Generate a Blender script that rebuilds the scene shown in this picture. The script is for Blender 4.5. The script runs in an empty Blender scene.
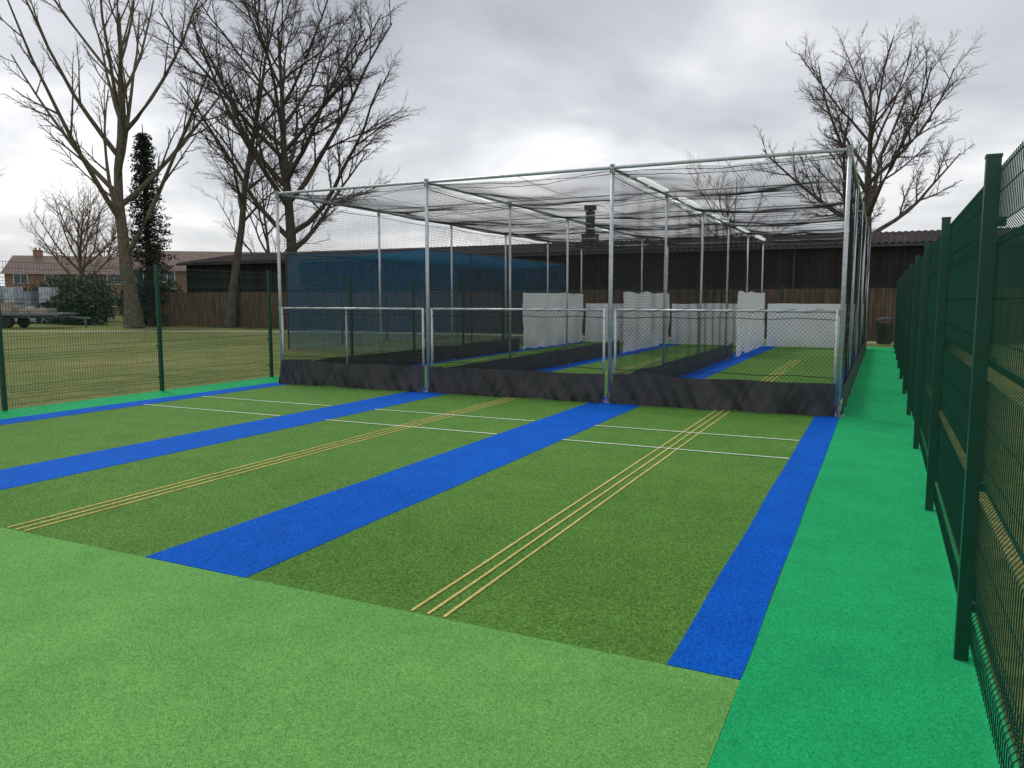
import bpy, math, random
from mathutils import Vector, noise
random.seed(7)
R=math.radians
sc=bpy.context.scene

# ------------------------------------------------------------ helpers
class MB:
    def __init__(s): s.v=[]; s.f=[]
    def box(s,x0,x1,y0,y1,z0,z1):
        n=len(s.v)
        s.v+=[(x0,y0,z0),(x1,y0,z0),(x1,y1,z0),(x0,y1,z0),(x0,y0,z1),(x1,y0,z1),(x1,y1,z1),(x0,y1,z1)]
        s.f+=[(n,n+3,n+2,n+1),(n+4,n+5,n+6,n+7),(n,n+1,n+5,n+4),(n+1,n+2,n+6,n+5),(n+2,n+3,n+7,n+6),(n+3,n,n+4,n+7)]
    def quad(s,a,b,c,d):
        n=len(s.v); s.v+=[tuple(a),tuple(b),tuple(c),tuple(d)]; s.f.append((n,n+1,n+2,n+3))
    def tri(s,a,b,c):
        n=len(s.v); s.v+=[tuple(a),tuple(b),tuple(c)]; s.f.append((n,n+1,n+2))
    def poly(s,pts,rad,sides=3,cap=False):
        n0=len(s.v); m=len(pts)
        if not hasattr(rad,'__len__'): rad=[rad]*m
        for i,p in enumerate(pts):
            a=pts[max(i-1,0)]; b=pts[min(i+1,m-1)]
            dx,dy,dz=b[0]-a[0],b[1]-a[1],b[2]-a[2]
            l=math.sqrt(dx*dx+dy*dy+dz*dz) or 1
            dx/=l;dy/=l;dz/=l
            if abs(dz)<.8: ux,uy,uz=dy,-dx,0
            else: ux,uy,uz=0,dz,-dy
            l=math.sqrt(ux*ux+uy*uy+uz*uz); ux/=l;uy/=l;uz/=l
            wx,wy,wz=dy*uz-dz*uy,dz*ux-dx*uz,dx*uy-dy*ux
            r=rad[i]
            for k in range(sides):
                t=2*math.pi*k/sides; c=math.cos(t)*r; q=math.sin(t)*r
                s.v.append((p[0]+ux*c+wx*q,p[1]+uy*c+wy*q,p[2]+uz*c+wz*q))
        for i in range(m-1):
            for k in range(sides):
                k2=(k+1)%sides
                s.f.append((n0+i*sides+k,n0+i*sides+k2,n0+(i+1)*sides+k2,n0+(i+1)*sides+k))
        if cap:
            s.f.append(tuple(n0+k for k in range(sides))[::-1])
            s.f.append(tuple(n0+(m-1)*sides+k for k in range(sides)))
    def tube(s,a,b,r,sides=12): s.poly([a,b],r,sides,True)
    def obj(s,name,mat,parent=None,smooth=False):
        me=bpy.data.meshes.new(name); me.from_pydata(s.v,[],s.f); me.update()
        if smooth:
            me.polygons.foreach_set('use_smooth',[True]*len(me.polygons))
        me.materials.append(mat)
        o=bpy.data.objects.new(name,me); sc.collection.objects.link(o)
        if parent: o.parent=parent
        return o
def empty(name,loc=(0,0,0)):
    o=bpy.data.objects.new(name,None); sc.collection.objects.link(o); o.location=loc; return o

def mat(name):
    m=bpy.data.materials.new(name); m.use_nodes=True
    nt=m.node_tree; return m,nt,nt.nodes['Principled BSDF']
def N(nt,t,**kw):
    n=nt.nodes.new(t)
    for k,v in kw.items(): setattr(n,k,v)
    return n
def noise_n(nt,vec,scale,detail=2,rough=.5):
    n=N(nt,'ShaderNodeTexNoise'); n.inputs['Scale'].default_value=scale; n.inputs['Detail'].default_value=detail
    n.inputs['Roughness'].default_value=rough
    nt.links.new(vec,n.inputs['Vector']); return n
def ramp(nt,fac,stops):
    r=N(nt,'ShaderNodeValToRGB'); e=r.color_ramp.elements
    while len(e)<len(stops): e.new(.5)
    for i,(p,c) in enumerate(stops):
        e[i].position=p; e[i].color=(c[0],c[1],c[2],1)
    nt.links.new(fac,r.inputs[0]); return r
def mixc(nt,a,b,fac,mode='MIX'):
    m=N(nt,'ShaderNodeMix',data_type='RGBA',blend_type=mode)
    if isinstance(fac,(int,float)): m.inputs[0].default_value=fac
    else: nt.links.new(fac,m.inputs[0])
    for i,x in ((6,a),(7,b)):
        if isinstance(x,tuple): m.inputs[i].default_value=(*x,1)
        else: nt.links.new(x,m.inputs[i])
    return m.outputs[2]
def scl(c,k): return tuple(x*k for x in c)
def simple(name,c,rough=.6,metal=0,var=.15,scale=8,bump=0,bscale=60,spec=.5,stretch=None):
    m,nt,b=mat(name)
    b.inputs['Roughness'].default_value=rough; b.inputs['Metallic'].default_value=metal
    b.inputs['Specular IOR Level'].default_value=spec
    tc=N(nt,'ShaderNodeTexCoord'); vec=tc.outputs['Object']
    if stretch:
        mp=N(nt,'ShaderNodeMapping'); mp.inputs['Scale'].default_value=stretch; nt.links.new(vec,mp.inputs[0]); vec=mp.outputs[0]
    n=noise_n(nt,vec,scale,3,.6)
    r=ramp(nt,n.outputs[0],[(.3,scl(c,1-var)),(.7,scl(c,1+var))])
    nt.links.new(r.outputs[0],b.inputs['Base Color'])
    if bump:
        n2=noise_n(nt,vec,bscale,2); bp=N(nt,'ShaderNodeBump'); bp.inputs['Strength'].default_value=bump; bp.inputs['Distance'].default_value=.01
        nt.links.new(n2.outputs[0],bp.inputs['Height']); nt.links.new(bp.outputs[0],b.inputs['Normal'])
    return m
def turf(name,c,var=.45,fs=170,tuft=55,pile=.5,hi=None,spec=.06,tv=.28):
    """short artificial grass: light/dark fibre flecks, tufts and faint brushing patches"""
    m,nt,b=mat(name)
    tc=N(nt,'ShaderNodeTexCoord'); v=tc.outputs['Object']
    n1=noise_n(nt,v,fs,3,.75)
    n2=noise_n(nt,v,tuft,2,.7)
    n3=noise_n(nt,v,2.2,4,.65)
    n4=noise_n(nt,v,.35,2,.5)
    hi=hi or scl(c,1+var)
    c1=ramp(nt,n1.outputs[0],[(.36,scl(c,1-var)),(.5,c),(.64,hi)]).outputs[0]
    t=ramp(nt,n2.outputs[0],[(.35,(1-tv,)*3),(.65,(1+tv,)*3)]).outputs[0]
    c2=mixc(nt,c1,t,1.0,'MULTIPLY')
    g=ramp(nt,n3.outputs[0],[(.3,(.88,.90,.90)),(.7,(1.11,1.09,1.08))]).outputs[0]
    c3=mixc(nt,c2,g,1.0,'MULTIPLY')
    g2=ramp(nt,n4.outputs[0],[(.35,(.92,.94,.93)),(.65,(1.07,1.05,1.05))]).outputs[0]
    c4=mixc(nt,c3,g2,1.0,'MULTIPLY')
    nt.links.new(c4,b.inputs['Base Color'])
    b.inputs['Roughness'].default_value=.8; b.inputs['Specular IOR Level'].default_value=spec
    bp=N(nt,'ShaderNodeBump'); bp.inputs['Strength'].default_value=pile; bp.inputs['Distance'].default_value=.012
    nt.links.new(n1.outputs[0],bp.inputs['Height']); nt.links.new(bp.outputs[0],b.inputs['Normal'])
    return m

# ------------------------------------------------------------ materials
C_lane=(.080,.205,.032); C_apron=(.135,.345,.085); C_path=(.014,.345,.118); C_blue=(.002,.098,.50)
M_lane=turf('lane_turf',C_lane,.60,150,42,hi=(.17,.34,.07),spec=.10)
M_apron=turf('apron_turf',C_apron,.50,240,85,pile=.4,tv=.22)
M_path=turf('path_turf',C_path,.34,240,80,pile=.35,tv=.2)
M_blue=turf('blue_turf',C_blue,.42,160,50,tv=.2)
M_yel=turf('yellow_line',(.60,.50,.17),.35,150,60)
M_wht=turf('white_line',(.78,.84,.76),.2,150,60)
M_galv=simple('galvanised_steel',(.50,.52,.54),.42,.55,.18,14)
M_clamp=simple('clamp_steel',(.32,.33,.35),.5,.6,.2,20)
def plain(name,c,rough):
    m,nt,b=mat(name); b.inputs['Base Color'].default_value=(*c,1); b.inputs['Roughness'].default_value=rough; b.inputs['Specular IOR Level'].default_value=.3; return m
M_net=plain('black_netting',(.024,.025,.028),.8)
M_bluenet=plain('blue_netting',(.015,.17,.34),.8)
M_vinyl=simple('black_vinyl',(.024,.024,.028),.5,0,.3,3,.3,25)
M_sheet=simple('white_pvc_sheet',(.86,.87,.88),.5,0,.04,2,.2,6)
M_fence=plain('green_fence_paint',(.004,.066,.040),.4)
M_fencep=simple('green_fence_post_paint',(.003,.055,.034),.35,0,.12,6)
M_bark=simple('bark',(.105,.088,.070),.95,0,.35,3,0,14,.1)
M_bark2=simple('bark_dark',(.080,.066,.054),.95,0,.35,3,0,14,.1)
M_barkg=simple('bark_greenish',(.135,.115,.085),.95,0,.4,5,.8,14,.1)
M_barkb=simple('bark_brown',(.15,.10,.065),.95,0,.35,3,0,14,.1)
M_wood=simple('weathered_boards',(.125,.085,.06),.9,0,.45,2.5,.3,30,.1,(3,3,.4))
M_clad=simple('dark_cladding',(.032,.026,.024),.75,0,.45,.9,.1,30,.2,(2,2,.25))
M_roofs=simple('shed_roofing',(.045,.040,.037),.95,0,.35,.7,0,10,.05)
M_metal=simple('dark_metal',(.05,.052,.056),.55,.3,.2,4)
M_white=simple('white_enamel',(.8,.8,.8),.35,0,.04,4)

# ------------------------------------------------------------ ground
m,nt,b=mat('field_grass'); M_grass=m
tc=N(nt,'ShaderNodeTexCoord'); v=tc.outputs['Object']
a=noise_n(nt,v,.22,4,.65); c=noise_n(nt,v,9,4,.75); d=noise_n(nt,v,1.3,3,.6)
c1=ramp(nt,a.outputs[0],[(.3,(.10,.14,.035)),(.5,(.145,.175,.055)),(.72,(.22,.205,.09))]).outputs[0]
c2=ramp(nt,c.outputs[0],[(.3,(.5,.5,.5)),(.7,(1.45,1.45,1.4))]).outputs[0]
c3=ramp(nt,d.outputs[0],[(.3,(.75,.78,.75)),(.7,(1.22,1.15,1.12))]).outputs[0]
cc=mixc(nt,mixc(nt,c1,c2,1,'MULTIPLY'),c3,1,'MULTIPLY')
nt.links.new(cc,b.inputs['Base Color']); b.inputs['Roughness'].default_value=.95; b.inputs['Specular IOR Level'].default_value=.1
bp=N(nt,'ShaderNodeBump'); bp.inputs['Strength'].default_value=.7; bp.inputs['Distance'].default_value=.06
nt.links.new(c.outputs[0],bp.inputs['Height']); nt.links.new(bp.outputs[0],b.inputs['Normal'])
g=MB(); n=60; S=900
for i in range(n+1):
    for j in range(n+1):
        g.v.append((-S+2*S*i/n,-S+2*S*j/n,0))
for i in range(n):
    for j in range(n):
        k=i*(n+1)+j; g.f.append((k,k+n+1,k+n+2,k+1))
g.obj('ground',M_grass)

def strip(name,x0,x1,y0,y1,z,mt,wob=.004,parent=None,dx=.25,th=.012):
    g=MB(); n=max(2,int((y1-y0)/dx)); s1=random.uniform(0,99)
    for j in range(n+1):
        y=y0+(y1-y0)*j/n
        w0=noise.noise((y*.9,s1,0))*wob
        g.v+=[(x0+w0,y,z-th),(x0+w0,y,z),(x1+w0,y,z),(x1+w0,y,z-th)]
    for j in range(n):
        k=4*j
        g.f+=[(k+1,k+2,k+6,k+5),(k,k+1,k+5,k+4),(k+2,k+3,k+7,k+6)]
    g.f+=[(0,3,2,1),(4*n,4*n+1,4*n+2,4*n+3)]
    return g.obj(name,mt,parent)

XR,XA,XB,XL=-.55,-4.19,-7.83,-11.47
Y0,YF,YB=3.54,12.6,30.6
FX,LX=.43,-12.62
court=empty('cricket_practice_turf')
strip('apron',LX-.04,-.52,-7.5,Y0,.030,M_apron,0,court,th=.05)
strip('surround_path',-.519,FX+.115,-7.5,32,.030,M_path,.006,court,th=.05)
strip('surround_path_far_side',LX-.04,-11.70,Y0+.001,32,.030,M_path,.006,court,th=.05)
strip('surround_path_end',-11.699,-.525,30.75,32,.030,M_path,.0,court,th=.05)
def bl(x0,x1): strip('blue_strip',x0,x1,Y0,30.745,.034,M_blue,.010,court,th=.02)
strip('green_lane',-11.7,-.52,Y0,30.745,.030,M_lane,.0,court)
bl(-.868,-.522); bl(-4.50,-3.585); bl(-8.2,-7.33); bl(-11.69,-11.18)
def fibres(name,rects,c,h,z,rng,var=.45):
    random.seed(rng); g=MB(); U=random.uniform
    for (x0,x1,y0,y1,dens) in rects:
        for i in range(int((x1-x0)*(y1-y0)*dens)):
            x=U(x0,x1); y=U(y0,y1); a=U(0,6.283); w=U(.0009,.0017); hh=h*U(.6,1.3); lx=U(-.7,.7)*hh; ly=U(-.7,.7)*hh
            ca=math.cos(a)*w; sa=math.sin(a)*w
            n=len(g.v); g.v+=[(x-ca,y-sa,z-.002),(x+ca,y+sa,z-.002),(x+lx,y+ly,z+hh)]; g.f.append((n,n+1,n+2))
    m=simple(name+'_mat',c,.7,0,var,55,0,10,.15)
    g.obj(name,m,court)
fibres('apron_fibres',[(-3.6,-.53,.9,Y0,5500),(-6.6,-3.6,.9,Y0,3000)],scl(C_apron,1.25),.009,.030,1)
fibres('path_fibres',[(-.51,.42,1.6,4.6,5500),(-.51,.42,4.6,8,2500)],scl(C_path,1.25),.008,.030,2,.35)
fibres('lane_fibres',[(-3.57,-.88,Y0,5.2,4500),(-3.57,-.88,5.2,7.5,2000),(-7.3,-4.52,Y0,6,2000)],scl(C_lane,1.35),.013,.030,3,.6)
fibres('blue_fibres',[(-.862,-.53,Y0,6,4500),(-4.49,-3.6,Y0,6,3500)],scl(C_blue,1.25),.011,.034,4,.4)
ln=empty('lane_markings')
for cx in (-2.23,-5.94):
    for k in (-1,0,1):
        strip('stump_line',cx+k*.105-.009,cx+k*.105+.009,Y0+.01,22.5 if cx<-3 else 24,.0385,M_yel,.006,ln,th=.007)
for (a0,a1) in ((-3.58,-.872),(-7.325,-4.505),(-11.175,-8.205)):
    for yy in (8.92,10.14,27.2,28.4):
        o=MB(); n=12
        for i in range(n+1):
            x=a0+(a1-a0)*i/n; w=noise.noise((x*2,yy,3))*.008
            o.v+=[(x,yy-.015+w,.040),(x,yy+.015+w,.040)]
        for i in range(n): o.f.append((2*i,2*i+2,2*i+3,2*i+1))
        o.obj('crease_line',M_wht,ln)

# ------------------------------------------------------------ nets
def net(g,o,U,V,W,H,sp,r,disp=None,seg=.9,diag=True):
    def P(u,v):
        p=[o[i]+U[i]*u+V[i]*v for i in range(3)]
        if disp:
            d=disp(u,v); p=[p[i]+d[i] for i in range(3)]
        return tuple(p)
    def line(u0,v0,u1,v1):
        L=math.hypot(u1-u0,v1-v0)
        if L<.02: return
        n=max(1,int(math.ceil(L/seg)))
        g.poly([P(u0+(u1-u0)*i/n,v0+(v1-v0)*i/n) for i in range(n+1)],r,3)
    if diag:
        st=sp*1.4142; c=-H
        while c<W:
            u0=max(0,c); u1=min(W,c+H)
            line(u0,u0-c,u1,u1-c)
            line(u0,H-(u0-c),u1,H-(u1-c))
            c+=st
    else:
        u=0
        while u<=W: line(u,0,u,H); u+=sp
        v=0
        while v<=H: line(0,v,W,v); v+=sp

cage=empty('cricket_net_cage')
HT=3.98
ys=[YF+3.6*i for i in range(6)]
posts=MB(); cl=MB()
for x in (XR,XA,XB,XL):
    for i,y in enumerate(ys):
        r=.033 if i==0 else .027
        posts.tube((x,y,.03),(x,y,HT+.03),r)
        cl.tube((x,y,HT-.09),(x,y,HT-.01),r+.012); cl.tube((x,y,HT+.02),(x,y,HT+.06),r+.008)
        cl.box(x-.09,x+.09,y-.09,y+.09,.034,.046)
        if i==0:
            cl.tube((x,y,1.56),(x,y,1.64),r+.012); cl.tube((x,y,.12),(x,y,.2),r+.012)
            for sx in (-.07,.07):
                for sy in (-.07,.07): cl.tube((x+sx,y+sy,.046),(x+sx,y+sy,.07),.009,6)
posts.obj('posts',M_galv,cage,True)
rails=MB()
for x in (XR,XA,XB,XL): rails.tube((x,YF,HT),(x,YB,HT),.026)
rails.tube((XL-.05,YF,HT+.005),(XR+.05,YF,HT+.005),.028)
rails.tube((XL,YB,HT+.004),(XR,YB,HT+.004),.024)
for y in ys[1:5]: rails.tube((XL,y,HT+.05),(XR,y,HT+.05),.014,8)
for x in (XR,XL): rails.tube((x,YF,.10),(x,YB,.10),.02,8)
rails.obj('top_rails',M_galv,cage,True)
cl.obj('clamps_and_base_plates',M_clamp,cage)
wires=MB()
for x in ((XR+XA)/2,(XA+XB)/2,(XB+XL)/2):
    wires.poly([(x,YF+.9*i,HT+.02-.07*abs(math.sin(math.pi*i/4))) for i in range(21)],.005,4)
wires.obj('catenary_wires',M_clamp,cage)

def vn(a,b,c): return noise.noise((a,b,c))
rn=MB()
for (xa,xb) in ((XL,XB),(XB,XA),(XA,XR)):
    W=xb-xa
    def dr(u,v,xa=xa,W=W):
        s=math.sin(math.pi*u/W); t=abs(math.sin(math.pi*v/3.6))
        return (.02*vn(u*2,v*.7,xa+3),.04*vn(u*.9,v*2,xa+5),-.04-.13*s*(.35+.65*t)+.06*vn(u*1.2,v*.8,xa))
    net(rn,(xa,YF,HT+.0),(1,0,0),(0,1,0),W,YB-YF,.055,.0021,dr,.5,False)
for (xa,xb) in ((XL,XB),(XB,XA),(XA,XR)):
    for y in [YF+.03]+ys[1:5]+[YB]:
        for k in range(2):
            pts=[]
            for i in range(25):
                u=(xb-xa)*i/24
                pts.append((xa+u,y+.04*k,HT-.04-.05*k-.08*math.sin(math.pi*i/24)-.03*vn(u*2.2,y,k)))
            rn.poly(pts,.005,4)
rn.obj('roof_netting',M_net,cage)
sn=MB()
for x in (XR,XA,XB,XL):
    def ds(u,v,x=x):
        t=v/3.9; return (.10*vn(u*.5,v*.6,x)*math.sin(math.pi*min(1,max(0,t)))+.015*math.sin(u*6),.04*vn(u*1.2,v*1.5,x+9),-.05*math.sin(math.pi*((u/3.6)%1))*t+.03*vn(u,v,x+4)*t)
    net(sn,(x,YF+.05,.06),(0,1,0),(0,0,1),YB-YF-.1,3.85,.052,.0021,ds,.5,False)
    for z in (.5,2.0,3.85):
        sn.poly([(x+.01,YF+.6*i,z-.03*abs(math.sin(math.pi*i/6))) for i in range(31)],.006,4)
sn.obj('divider_netting',M_net,cage)
bn=MB()
net(bn,(XL,YB,.06),(1,0,0),(0,0,1),XR-XL,3.85,.055,.0019,lambda u,v:(0,.05*vn(u,v,9),0),.7,False)
bn.obj('end_netting',M_net,cage)

def drape(name,o,U,Nn,W,H,mt,amp=.03,bul=0,du=.08,top=0,nz=8,seed=0,hem=0):
    g=MB(); n=int(W/du)
    for i in range(n+1):
        u=W*i/n
        for j in range(nz+1):
            t=j/nz; z=H*t
            f=amp*(vn(u*2.2,z*1.2,seed)+.6*vn(u*6+z*3,z*1.5,seed+4)+.35*vn(u*15-z*5,z*3,seed+8))*(1-t*.75)+bul*(1-t)*(.8+.6*vn(u*.8,0,seed))
            zz=z+top*vn(u*.9,7,seed)*t+hem*max(0,vn(u*1.1,3,seed+2))*(1-t)
            g.v.append((o[0]+U[0]*u+Nn[0]*f,o[1]+U[1]*u+Nn[1]*f,o[2]+zz))
    for i in range(n):
        for j in range(nz):
            k=i*(nz+1)+j; g.f.append((k,k+nz+1,k+nz+2,k+1))
    return g.obj(name,mt,cage,True)
gf=MB(); gn=MB()
gates=[(XL,XB),(XB,XA),(XA,XR)]
for gi,(xa,xb) in enumerate(gates):
    a=xa+.10 if gi else xa+.06; bb=xb-.10 if gi<2 else xb-.07
    yy=YF-.02
    for z in (1.62,.10): gf.tube((a,yy,z),(bb,yy,z),.021)
    gf.tube((a,yy,.08),(a,yy,1.64),.023); gf.tube((bb,yy,.08),(bb,yy,1.64),.023)
    if gi==0: gf.tube(((a+bb)/2-.1,yy+.03,.08),((a+bb)/2-.1,yy+.03,1.6),.018)
    net(gn,(a,yy,.1),(1,0,0),(0,0,1),bb-a,1.5,.05,.0023,lambda u,v:(.012*vn(u*2,v*2,8),.02*vn(u,v,2),.015*vn(u*2,v*2,4)),.25)
    for z in (1.50,.62):
        gn.poly([(a+(bb-a)*i/12,yy-.02,z-.012*math.sin(i*1.7)) for i in range(13)],.006,4)
    gn.poly([(a+(bb-a)*i/60,yy-.0+.03*math.sin(i*.9),1.62+.03*math.cos(i*.9)) for i in range(61)],.004,3)
    drape('front_skirt',(a-.03,YF-.075,.032),(1,0,0),(0,-1,0),bb-a+.06,.50,M_vinyl,.10,.09,.025,.05,12,seed=gi*7+1,hem=.03)
gf.obj('gate_frames',M_galv,cage,True); gn.obj('gate_netting',M_net,cage)
for i,x in enumerate((XA,XB,XL,XR)):
    drape('divider_skirt',(x+.045,YF+.1,.036),(0,1,0),(1,0,0),(24.4-YF-.1) if i<3 else 17.8,.42,M_vinyl,.03,.02,.1,.03,5,seed=20+i)
for i,x in enumerate((XA,XB,XL)):
    drape('white_screen_side',(x+.13,24.5,.05),(0,1,0),(1,0,0),6.0,2.0,M_sheet,.10,0,.08,.06,12,seed=30+i,hem=.15)
for i,x in enumerate((XA,XB,XL)):
    drape('white_screen_end',(x+.25,YB-.12,.05),(1,0,0),(0,-1,0),3.3,1.6,M_sheet,.05,0,.08,.04,10,seed=41+i)
lb=MB()
for y in (13.3,16.3,19.8,23.4,27.0):
    lb.box(XA+.22,XA+.34,y,y+1.7,HT-.10,HT-.04)
    for q in (.2,1.4): lb.box(XA+.01,XA+.29,y+q,y+q+.03,HT-.035,HT-.015)
m_,nt_,b_=mat('lit_batten_diffuser'); b_.inputs['Base Color'].default_value=(.85,.85,.85,1); b_.inputs['Emission Color'].default_value=(1,1,1,1); b_.inputs['Emission Strength'].default_value=.5
lb.obj('light_battens',m_,cage)

# ------------------------------------------------------------ blue netting cage
bc=empty('blue_netting_cage')
f=MB(); bnm=MB()
BX0,BX1,BY0,BY1,BH=-19.5,-13.6,21.8,34.2,3.45
for x in (BX0,BX1):
    for i in range(5):
        y=BY0+(BY1-BY0)*i/4; f.tube((x,y,0),(x,y,BH),.028,8)
    f.tube((x,BY0,BH),(x,BY1,BH),.025,8)
for i in range(5):
    y=BY0+(BY1-BY0)*i/4; f.tube((BX0,y,BH),(BX1,y,BH),.022,8)
f.obj('frame',M_metal,bc)
def dd(u,v): return (.05*vn(u,v,3),.05*vn(u,v,5),-.10*abs(math.sin(math.pi*u/3.1))*(v/3.45))
net(bnm,(BX0,BY0,.02),(1,0,0),(0,0,1),BX1-BX0,BH,.05,.0034,dd,.6,False)
net(bnm,(BX1,BY0,.02),(0,1,0),(0,0,1),BY1-BY0,BH,.05,.0032,dd,.6,False)
net(bnm,(BX0,BY0,.02),(0,1,0),(0,0,1),BY1-BY0,BH,.06,.0034,dd,.6,False)
net(bnm,(BX0,BY0,BH),(1,0,0),(0,1,0),BX1-BX0,BY1-BY0,.06,.0036,lambda u,v:(0,0,-.15*math.sin(math.pi*u/5.9)),.8,False)
bnm.obj('netting',M_bluenet,bc)

# ------------------------------------------------------------ weld mesh fences
FH=2.40
prof=[(.06,0),(.20,0),(.25,.035),(.30,0),(.80,0),(.85,.035),(.90,0),(1.40,0),(1.45,.035),(1.50,0),(2.05,0),(2.10,.035),(2.15,0),(FH+.02,0)]
def pz(z):
    for (a,x),(b2,y) in zip(prof,prof[1:]):
        if a<=z<=b2: return x+(y-x)*(z-a)/(b2-a)
    return 0
def fence(origin,U,Nn,L,first,name,wr=.0026,vstep=.05):
    e=empty(name); p=MB(); w=MB()
    def P(u,off,z): return (origin[0]+U[0]*u+Nn[0]*off,origin[1]+U[1]*u+Nn[1]*off,z)
    u=first
    while u<=L+.01:
        c=P(u,-.005,0)
        ax,ay=.03,.03
        p.box(c[0]-ax,c[0]+ax,c[1]-ay,c[1]+ay,0,FH+.04)
        p.box(c[0]-ax-.003,c[0]+ax+.003,c[1]-ay-.003,c[1]+ay+.003,FH+.04,FH+.055)
        for z in (.3,.9,1.5,2.15):
            q=P(u,.035,z); p.box(q[0]-.025,q[0]+.025,q[1]-.025,q[1]+.025,z-.02,z+.02)
        u+=3.0
    u=.0
    while u<=L:
        w.poly([P(u,.040+o_,z) for z,o_ in prof],wr,3); u+=vstep
    zs=[.1,.2,.25,.30,.4,.6,.8,.85,.9,1.0,1.2,1.4,1.45,1.5,1.6,1.8,2.05,2.1,2.15,2.3,2.40]
    for z in zs:
        n=int(L/1.5)
        w.poly([P(L*i/n,.044+pz(z),z) for i in range(n+1)],wr*1.15,4)
    p.obj('posts',M_fencep,e); w.obj('mesh_panels',M_fence,e)
    return e
fence((FX,-4.76,0),(0,1,0),(1,0,0),36.9,0,'mesh_fence',.003)
fence((LX,-1.5,0),(0,1,0),(-1,0,0),33.6,0,'mesh_fence')
fence((LX,32.1,0),(1,0,0),(0,1,0),FX-LX,0.0,'mesh_fence')

# ------------------------------------------------------------ shed building
sh=empty('industrial_shed')
BXa,BXb,BYa,BYb=-45,22,40,51
g=MB(); g.box(BXa,BXb,BYa,BYb,0,4.35)
x=BXa+.1
while x<BXb-.1:
    g.box(x,x+.12,BYa-.045,BYa-.001,.3,4.33); x+=.30
g.obj('clad_walls',M_clad,sh)
g=MB(); nx=int((BXb-BXa+1)/.3)
for i in range(nx*2+1):
    xx=BXa-.5+i*.15; zo=.03*(1 if i%2 else -1)
    g.v+=[(xx,BYa-.35,4.40+zo),(xx,(BYa+BYb)/2,5.35+zo),(xx,BYb+.35,4.40+zo)]
for i in range(nx*2):
    k=3*i; g.f+=[(k,k+3,k+4,k+1),(k+1,k+4,k+5,k+2)]
g.obj('roof',M_roofs,sh)
g=MB(); g.box(BXa-.5,BXb+.5,BYa-.47,BYa-.352,4.22,4.36)
for x in range(-40,21,12): g.tube((x,BYa-.1,0),(x,BYa-.1,4.25),.05,8)
g.obj('gutter',M_metal,sh)
g=MB()
g.tri((BXa,BYa,4.35),(BXa,BYb,4.35),(BXa,(BYa+BYb)/2,5.3)); g.tri((BXb,BYa,4.35),(BXb,BYb,4.35),(BXb,(BYa+BYb)/2,5.3))
g.obj('gables',M_clad,sh)
g=MB(); cx,cy=-15.6,43
g.box(cx-.4,cx+.4,cy-.4,cy+.4,4.6,5.6); g.tube((cx,cy,5.6),(cx,cy,6.9),.27,16); g.tube((cx,cy,6.98),(cx,cy,7.22),.36,16); g.tube((cx,cy,6.9),(cx,cy,6.98),.14,8)
g.obj('flue',M_metal,sh)

g=MB(); x=-46
while x<16:
    h=2.3+random.uniform(-.02,.02); yo=random.uniform(0,.015)
    if int((x+100)/3)%2==0: yo+=.02
    g.box(x,x+.135,37.5+yo,37.525+yo,.05,h); x+=.15
g.box(-46,16,37.56,37.62,.4,.5); g.box(-46,16,37.56,37.62,1.9,2.0)
g.obj('wooden_fence',M_wood)

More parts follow.
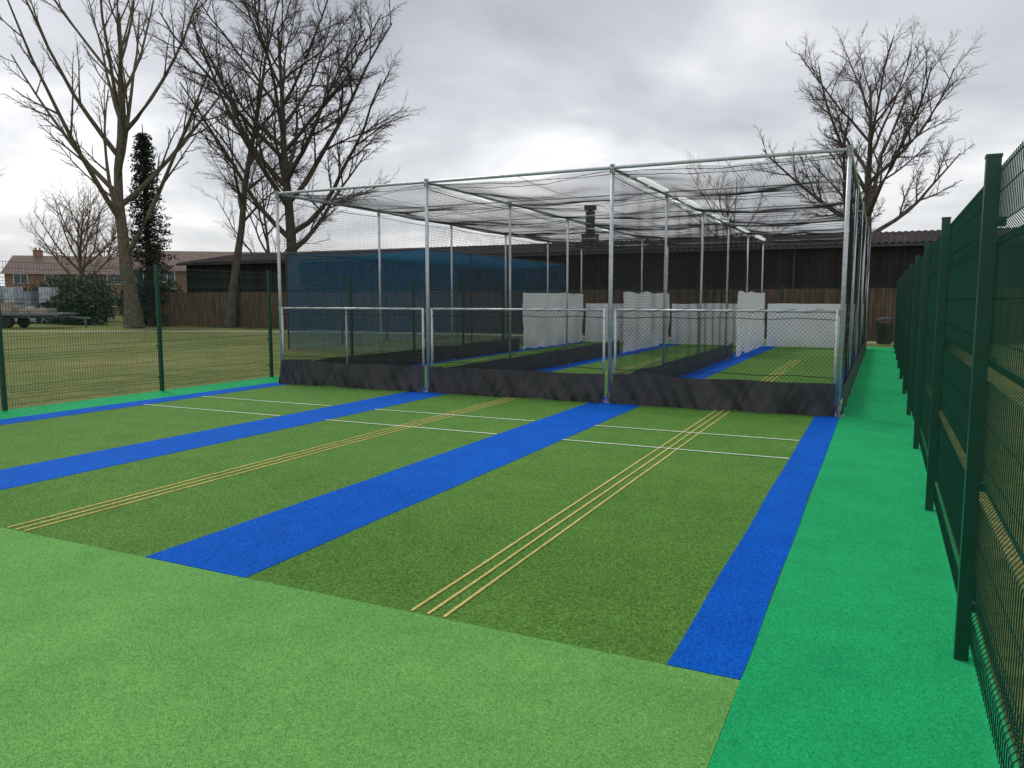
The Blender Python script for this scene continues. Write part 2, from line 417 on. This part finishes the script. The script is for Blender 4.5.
# ------------------------------------------------------------ trees
def rot(d,ang):
    d=d.normalized()
    ax=d.cross(Vector((random.gauss(0,1),random.gauss(0,1),random.gauss(0,1))))
    if ax.length<1e-4: ax=Vector((1,0,0))
    ax.normalize()
    return (d*math.cos(ang)+ax*math.sin(ang)).normalized()
def tree(name,loc,H,trunk_r,prm,mt,seed=0,lean=(0,0)):
    random.seed(seed); g=MB()
    nl=prm['n']; ang=prm['ang']; ratio=prm['ratio']; wig=prm['wig']; up=prm['up']; start=prm['start']; rr_=prm['rr']
    maxl=len(nl)
    def grow(p,d,L,r,lv,az=None):
        segs=(10,8,6,4,3)[lv]; pts=[p.copy()]; rad=[r]; dirs=[d.copy()]
        q=p.copy(); e=d.copy(); wg=wig[min(lv,4)]; upp=up[min(lv,4)]
        rend=r*(.12 if lv==0 else .22 if lv<3 else .5)
        for i in range(segs):
            e=(e+Vector((random.gauss(0,1),random.gauss(0,1),random.gauss(0,.6)))*wg+Vector((0,0,upp))).normalized()
            q=q+e*(L/segs); pts.append(q.copy()); dirs.append(e.copy())
            t=(i+1)/segs; rad.append(r+(rend-r)*t**(.8))
        if lv==0: rad[0]*=1.35
        g.poly(pts,rad,(12,7,5,3,3)[lv])
        if lv>=maxl: return
        k=nl[lv]; k=max(1,int(round(k*random.uniform(.8,1.2))))
        if lv>=2: k=max(1,int(round(k*min(1.4,L/prm['refl'][lv]))))
        az0=random.uniform(0,6.28)
        for j in range(k):
            t=start[lv]+(1-start[lv])*((j+random.uniform(.1,.9))/k)
            f_=t*segs; i=min(int(f_),segs-1); fr=f_-i
            pp=pts[i].lerp(pts[i+1],fr); rr=rad[i]+(rad[i+1]-rad[i])*fr
            a_=R(random.gauss(ang[lv],8))
            if lv==0:
                a_=R(ang[0]+prm.get('spread',18)*(.5-t)+random.gauss(0,6))
                az0+=2.4; dd_=dirs[i+1]; cd=(dd_*math.cos(a_)+Vector((math.cos(az0),math.sin(az0),0))*math.sin(a_)).normalized()
            else: cd=rot(dirs[i+1],a_)
            if cd.z<-.1 and lv<3: cd.z*=-.5; cd.normalize()
            if lv==0:
                prof_=prm['crown'](t); cl_=H*ratio[0]*prof_*random.uniform(.85,1.12)
            else: cl_=L*ratio[lv]*random.uniform(.6,1.15)*(1-.45*t)
            grow(pp,cd,cl_,max(min(rr*.75,r*rr_[lv]*(.6+.4*cl_/(H*ratio[0])) if lv==0 else min(rr*.75,r*rr_[lv])),prm['rmin']),lv+1)
    grow(Vector(loc),Vector((lean[0],lean[1],1)).normalized(),H*prm['trunk'],trunk_r,0)
    return g.obj(name,mt,None,True)
P_pollard=dict(n=[17,7,6,5],ang=[40,28,32,35],ratio=[.56,.40,.30,.45],wig=[.05,.045,.06,.10,.1],up=[.02,.075,.06,.03,.0],start=[.20,.25,.2,.2],trunk=.75,rr=[.40,.42,.4,.5],rmin=.009,refl=[1,1,2.2,1.0],spread=26,crown=lambda t:1.05-.45*t)
P_round=dict(n=[20,10,9,7],ang=[48,40,38,38],ratio=[.44,.46,.42,.48],wig=[.05,.08,.09,.12,.12],up=[.02,.07,.05,.02,-.02],start=[.25,.18,.12,.1],trunk=.80,rr=[.38,.38,.40,.55],rmin=.0070,refl=[1,1,1.7,.7],spread=30,crown=lambda t:.65+.5*math.sin(math.pi*min(1,t*.95+.12))-.35*max(0,t-.6))
P_small=dict(P_round); P_small.update(n=[15,8,6,5],refl=[1,1,1.4,.6])
P_slim=dict(n=[20,8,7,6],ang=[45,38,38,38],ratio=[.27,.5,.48,.5],wig=[.05,.08,.1,.12,.12],up=[.03,.04,.02,-.02,-.05],start=[.28,.2,.12,.1],trunk=.95,rr=[.33,.42,.42,.55],rmin=.0075,refl=[1,1,1.3,.6],spread=10,crown=lambda t:1.1-.6*t)
tree('pollarded_tree',(-43.6,34.4,0),27,.50,P_pollard,M_barkg,11,(-.005,-.02))
tree('bare_tree',(-31.7,36.2,0),22.5,.44,P_round,M_bark2,5,(.10,.03))
tree('bare_tree',(-37.9,37.0,0),23,.32,P_slim,M_bark,8)
tree('bare_tree',(-1.2,56,0),19.8,.46,P_round,M_bark,21,(-.02,0))
tree('bare_tree',(-11.8,72,0),15,.22,P_small,M_bark,33)
tree('bare_tree',(-52,56,0),17,.28,P_small,M_bark,41)
tree('bare_tree',(-71,50,0),13.5,.30,P_round,M_barkb,51)
tree('bare_tree',(-56,28,0),17,.32,P_small,M_bark2,61)
tree('bare_tree',(-95,70,0),15,.28,P_small,M_barkb,71)

# ------------------------------------------------------------ leafy things
def leafmat(name,c):
    m,nt,b=mat(name); tc=N(nt,'ShaderNodeTexCoord')
    n1=noise_n(nt,tc.outputs['Object'],.9,3); n2=noise_n(nt,tc.outputs['Object'],7,2)
    a=ramp(nt,n1.outputs[0],[(.3,scl(c,.55)),(.7,scl(c,1.5))]).outputs[0]
    d=ramp(nt,n2.outputs[0],[(.3,(.7,.7,.7)),(.7,(1.3,1.3,1.2))]).outputs[0]
    nt.links.new(mixc(nt,a,d,1,'MULTIPLY'),b.inputs['Base Color']); b.inputs['Roughness'].default_value=.7
    return m
M_leaf=leafmat('evergreen_leaves',(.026,.045,.018))
def leaves(g,c,rad,n,s,lo=.45):
    k=0
    while k<n:
        v=Vector([random.uniform(-1,1) for _ in range(3)])
        l=v.length
        if l>1 or l<lo: continue
        w=1+.35*noise.noise((v.x*2.3+c[0],v.y*2.3+c[1],v.z*2.3))
        p=Vector((c[0]+v.x*rad[0]*w,c[1]+v.y*rad[1]*w,c[2]+v.z*rad[2]*w))
        if p.z<0: k+=1; continue
        a=Vector([random.gauss(0,1) for _ in range(3)]).normalized()*s*random.uniform(.6,1.3)
        b_=a.cross(Vector([random.gauss(0,1) for _ in range(3)])).normalized()*s*.6
        g.quad(p-a*.5,p+b_*.5,p+a*.5,p-b_*.5); k+=1
random.seed(3)
# narrow evergreen: drooping sprays of needles around a straight stem, tapering to a leader
ct=empty('evergreen_conifer_tree'); g=MB(); br=MB()
for i in range(150):
    t=(i/150); z=.8+t*12.0; L=(1.55*(1-t)**.75+.25)*random.uniform(.65,1.15); an=i*2.4+random.uniform(-.3,.3)
    tip=(-45.6+math.cos(an)*L,37.4+math.sin(an)*L,z-.25*L+random.uniform(0,.3))
    br.poly([(-45.6,37.4,z),tip],[.03,.01],3)
    for q in range(4):
        s_=.3+.7*q/3
        leaves(g,(-45.6+math.cos(an)*L*s_,37.4+math.sin(an)*L*s_,z+(tip[2]-z)*s_),(.38,.38,.22),26,.17,.0)
g.obj('needle_foliage',leafmat('conifer_needles',(.018,.034,.018)),ct); br.obj('branches',M_bark2,ct)
g=MB(); g.poly([(-45.6,37.4,0),(-45.65,37.4,6),(-45.55,37.4,11),(-45.6,37.4,13.6)],[.28,.2,.09,.02],8); g.obj('trunk',M_bark2,ct)
for nm,cs in (('evergreen_hedge',[(-52,37,1.2,3.2,1.6,1.9),(-56,38.5,1.1,3,1.5,1.8),(-47.5,39,1.2,2.2,1.4,1.7)]),('evergreen_shrub',[(-49,41,1.6,2.4,2,2.2),(-54,44,1.6,3,2,2.2),(-63,44,2.2,4,2.5,2.8)]),('evergreen_shrub',[(-59,42,1.8,3.5,2,2.6),(-68,46,2,4,2.5,2.6)])):
    g=MB()
    for (x,y,z,a,b_,c_) in cs:
        for q in range(6):
            leaves(g,(x+random.uniform(-a,a)*.6,y+random.uniform(-b_,b_)*.4,z*random.uniform(.7,1.2)),(a*.6,b_*.6,c_*.6),900,.22)
    g.obj(nm,M_leaf)
g=MB()
for i in range(60):
    x=-170+i*2.6; y=118+random.uniform(-4,4)
    leaves(g,(x,y,2.5),(3,2.5,random.uniform(3,5.5)),260,.6)
g.obj('distant_trees',leafmat('distant_twiggy_foliage',(.075,.065,.05)))

# ------------------------------------------------------------ houses
M_brick=simple('brick',(.27,.16,.115),.9,0,.25,5); M_tile=simple('roof_tiles',(.14,.09,.075),.85,0,.3,2.5); M_glass=simple('window_glass',(.05,.06,.07),.1); M_frame=M_white
M_render=simple('render_wall',(.45,.42,.36),.9,0,.1,3)
def house(cx,cy,rz,W,D,H,RH,wall):
    e=empty('brick_house',(cx,cy,0)); e.rotation_euler=(0,0,rz)
    g=MB(); g.box(-W/2,W/2,-D/2,D/2,0,H)
    for s in (-1,1): g.tri((s*W/2,-D/2,H),(s*W/2,D/2,H),(s*W/2,0,H+RH))
    g.obj('walls',wall,e)
    g=MB(); o=.35
    for s in (-1,1):
        g.quad((-W/2-o,s*(D/2+o),H-.15),(W/2+o,s*(D/2+o),H-.15),(W/2+o,0,H+RH+.05),(-W/2-o,0,H+RH+.05))
    g.obj('roof',M_tile,e)
    g=MB(); fr=MB(); n=int(W/3)
    for i in range(n):
        x=-W/2+W*(i+.5)/n
        for z in (1.0,3.6):
            if z<2 and i%3==1:
                fr.box(x-.5,x+.5,-D/2-.04,-D/2-.002,0,2.1); continue
            fr.box(x-.75,x+.75,-D/2-.06,-D/2-.002,z,z+1.15)
            g.box(x-.67,x-.03,-D/2-.08,-D/2-.061,z+.08,z+1.07); g.box(x+.03,x+.67,-D/2-.08,-D/2-.061,z+.08,z+1.07)
    g.obj('window_glass',M_glass,e); fr.obj('window_frames',M_frame,e)
    g=MB()
    for s in (-.32,):
        g.box(W*s-.45,W*s+.45,-.3,.3,H+RH-.6,H+RH+.7)
        for k in (-.22,.22): g.tube((W*s+k,0,H+RH+.7),(W*s+k,0,H+RH+1.0),.1,8)
    g.obj('chimney',M_brick,e)
house(-67,62,R(38),15,8,4.9,2.1,M_brick)
house(-88,62,R(40),13,8,4.9,2.1,M_brick)
house(-62,82,R(34),15,8,4.9,2.2,M_render)

# ------------------------------------------------------------ yard objects
def container(x,y,z,rz,c):
    g=MB(); L,W,H=6.1,2.4,2.5
    g.box(-L/2,L/2,-W/2,W/2,.12,H)
    k=-L/2+.2
    while k<L/2-.2:
        g.box(k,k+.12,-W/2-.035,-W/2-.001,.3,H-.15); k+=.26
    for sx in (-L/2,L/2-.14): g.box(sx-.002,sx+.142,-W/2-.05,-W/2-.036,0,H)
    g.box(-L/2,L/2,-W/2-.05,-W/2-.04,H-.12,H+.01); g.box(-L/2,L/2,-W/2-.05,-W/2-.04,.0,.16)
    o=g.obj('storage_container',c); o.location=(x,y,z); o.rotation_euler=(0,0,rz)
cc1=simple('container_paint',(.28,.33,.38),.5,0,.25,2)
container(-67.5,40.6,0,R(28),cc1)
container(-75,37.6,0,R(28),cc1)
# stacked wrapped pallets beside the containers
random.seed(9)
wp=MB(); pl=MB()
for i in range(6):
    for k in range(random.choice((1,2,2))):
        x=-3.4+i*1.35; z=k*1.45
        for q in (-.5,-.05,.4): pl.box(x+q,x+q+.1,-.5,.5,z,z+.13)
        pl.box(x-.5,x+.5,-.5,.5,z+.131,z+.155)
        wp.box(x-.5+random.uniform(0,.06),x+.5-random.uniform(0,.06),-.5,.5,z+.156,z+1.3+random.uniform(0,.12))
ps=empty('stacked_pallets',(-60.5,36.6,0)); ps.rotation_euler=(0,0,R(26))
pl.obj('pallets',simple('pallet_wood',(.25,.19,.13),.9,0,.3,4),ps); wp.obj('wrapped_goods',simple('pallet_wrap',(.42,.46,.50),.4,0,.4,2.5),ps)
tr=empty('flatbed_trailer',(-50.6,31.0,0)); tr.rotation_euler=(0,0,R(26))
g=MB(); g.box(-3.6,3.6,-1.1,1.1,.82,.95); g.box(-3.6,3.6,-.45,-.3,.62,.82); g.box(-3.6,3.6,.3,.45,.62,.82)
g.box(-3.62,-3.55,-1.1,1.1,.951,1.7)
for k in range(5): g.box(-3.6+k*1.75,-3.5+k*1.75,-1.14,-1.101,.7,1.15)
g.poly([(3.6,0,.7),(5.0,0,.6)],.06,6,True); g.box(4.6,4.7,-.05,.05,0,.6)
g.obj('flatbed',simple('trailer_grey',(.16,.17,.18),.6,.2,.2,4),tr)
g=MB()
for x in (-.9,.1):
    for y in (-1.0,.82): g.tube((x,y,.38),(x,y+.2,.38),.38,18)
g.obj('wheels',simple('tyre',(.02,.02,.02),.8),tr)
g=MB(); g.box(-3.0,.4,-.8,.7,.952,1.35); g.box(-2.7,-.2,-.6,.6,1.352,1.6); g.box(.8,2.6,-.7,.5,.952,1.25)
g.obj('timber_load',simple('timber',(.34,.30,.24),.8,0,.2,4),tr)
g=MB(); pts=[(-75,10),(-60,18),(-50,24.5),(-40,30.2),(-30,34.3),(-18,35.6),(0,36)]
for i,(x,y) in enumerate(pts): g.v+=[(x,y-.6,.006),(x,y+.6,.006)]
for i in range(len(pts)-1): g.f.append((2*i,2*i+2,2*i+3,2*i+1))
g.obj('gravel_path',simple('gravel',(.36,.34,.27),.95,0,.25,3))
lbn=empty('litter_bin',(.08,34.2,0)); g=MB(); g.poly([(0,0,.05),(0,0,.1),(0,0,.85)],[.26,.28,.31],16,True); g.poly([(0,0,.98),(0,0,1.05),(0,0,1.12)],[.33,.30,.12],16,True)
for s in (-.25,.25): g.box(s-.02,s+.02,-.02,.02,.85,.98)
g.obj('body',simple('black_plastic',(.015,.015,.017),.5),lbn)
g=MB(); g.box(.50,.86,37.46,37.49,1.4,1.95); g.obj('notice_sign',M_white)

# ------------------------------------------------------------ sky and light
w=bpy.data.worlds.new('World'); sc.world=w; w.use_nodes=True; nt=w.node_tree
bg=nt.nodes['Background']
tc=N(nt,'ShaderNodeTexCoord'); sep=N(nt,'ShaderNodeSeparateXYZ'); nt.links.new(tc.outputs['Generated'],sep.inputs[0])
mx=N(nt,'ShaderNodeMath',operation='MAXIMUM'); mx.inputs[1].default_value=0; nt.links.new(sep.outputs[2],mx.inputs[0])
ad=N(nt,'ShaderNodeMath',operation='ADD'); ad.inputs[1].default_value=.22; nt.links.new(mx.outputs[0],ad.inputs[0])
dvx=N(nt,'ShaderNodeMath',operation='DIVIDE'); dvy=N(nt,'ShaderNodeMath',operation='DIVIDE')
nt.links.new(sep.outputs[0],dvx.inputs[0]); nt.links.new(ad.outputs[0],dvx.inputs[1])
nt.links.new(sep.outputs[1],dvy.inputs[0]); nt.links.new(ad.outputs[0],dvy.inputs[1])
cb=N(nt,'ShaderNodeCombineXYZ'); nt.links.new(dvx.outputs[0],cb.inputs[0]); nt.links.new(dvy.outputs[0],cb.inputs[1])
n1=noise_n(nt,cb.outputs[0],1.05,5,.5); n1.inputs['Distortion'].default_value=.3
r1=ramp(nt,n1.outputs[0],[(.34,(.45,.465,.51)),(.5,(.66,.675,.71)),(.64,(.97,.97,.98))])
hz=ramp(nt,mx.outputs[0],[(0,(1.30,1.28,1.24)),(.2,(1.15,1.15,1.14)),(.45,(.90,.90,.93)),(1,(1.4,1.4,1.4))])
cl1=mixc(nt,r1.outputs[0],hz.outputs[0],1,'MULTIPLY')
sky=N(nt,'ShaderNodeTexSky',sky_type='NISHITA'); sky.sun_disc=False
SE,SR=R(48),R(-60)
sky.sun_elevation=SE; sky.sun_rotation=SR
skm=mixc(nt,sky.outputs[0],(.09,.09,.09),1,'MULTIPLY')
fin=mixc(nt,skm,cl1,.90)
nt.links.new(fin,bg.inputs[0]); bg.inputs[1].default_value=1.0
L=bpy.data.lights.new('sun','SUN'); L.energy=1.5; L.angle=R(18); L.color=(1,.97,.92)
lo=bpy.data.objects.new('sun',L); sc.collection.objects.link(lo)
d=Vector((math.sin(SR)*math.cos(SE),math.cos(SR)*math.cos(SE),math.sin(SE)))
lo.rotation_euler=d.to_track_quat('Z','Y').to_euler()

cam=bpy.data.cameras.new('camera'); co=bpy.data.objects.new('camera',cam); sc.collection.objects.link(co)
cam.sensor_width=36; cam.lens=770/1024*36; cam.clip_end=3000; cam.clip_start=.05
co.location=(0,0,1.76+.03); co.rotation_euler=(R(90-6.226),0,R(25.65))
sc.camera=co
sc.view_settings.view_transform='Standard'; sc.view_settings.look='None'; sc.view_settings.exposure=0
print('objs',len(bpy.data.objects),'polys',sum(len(m.polygons) for m in bpy.data.meshes))
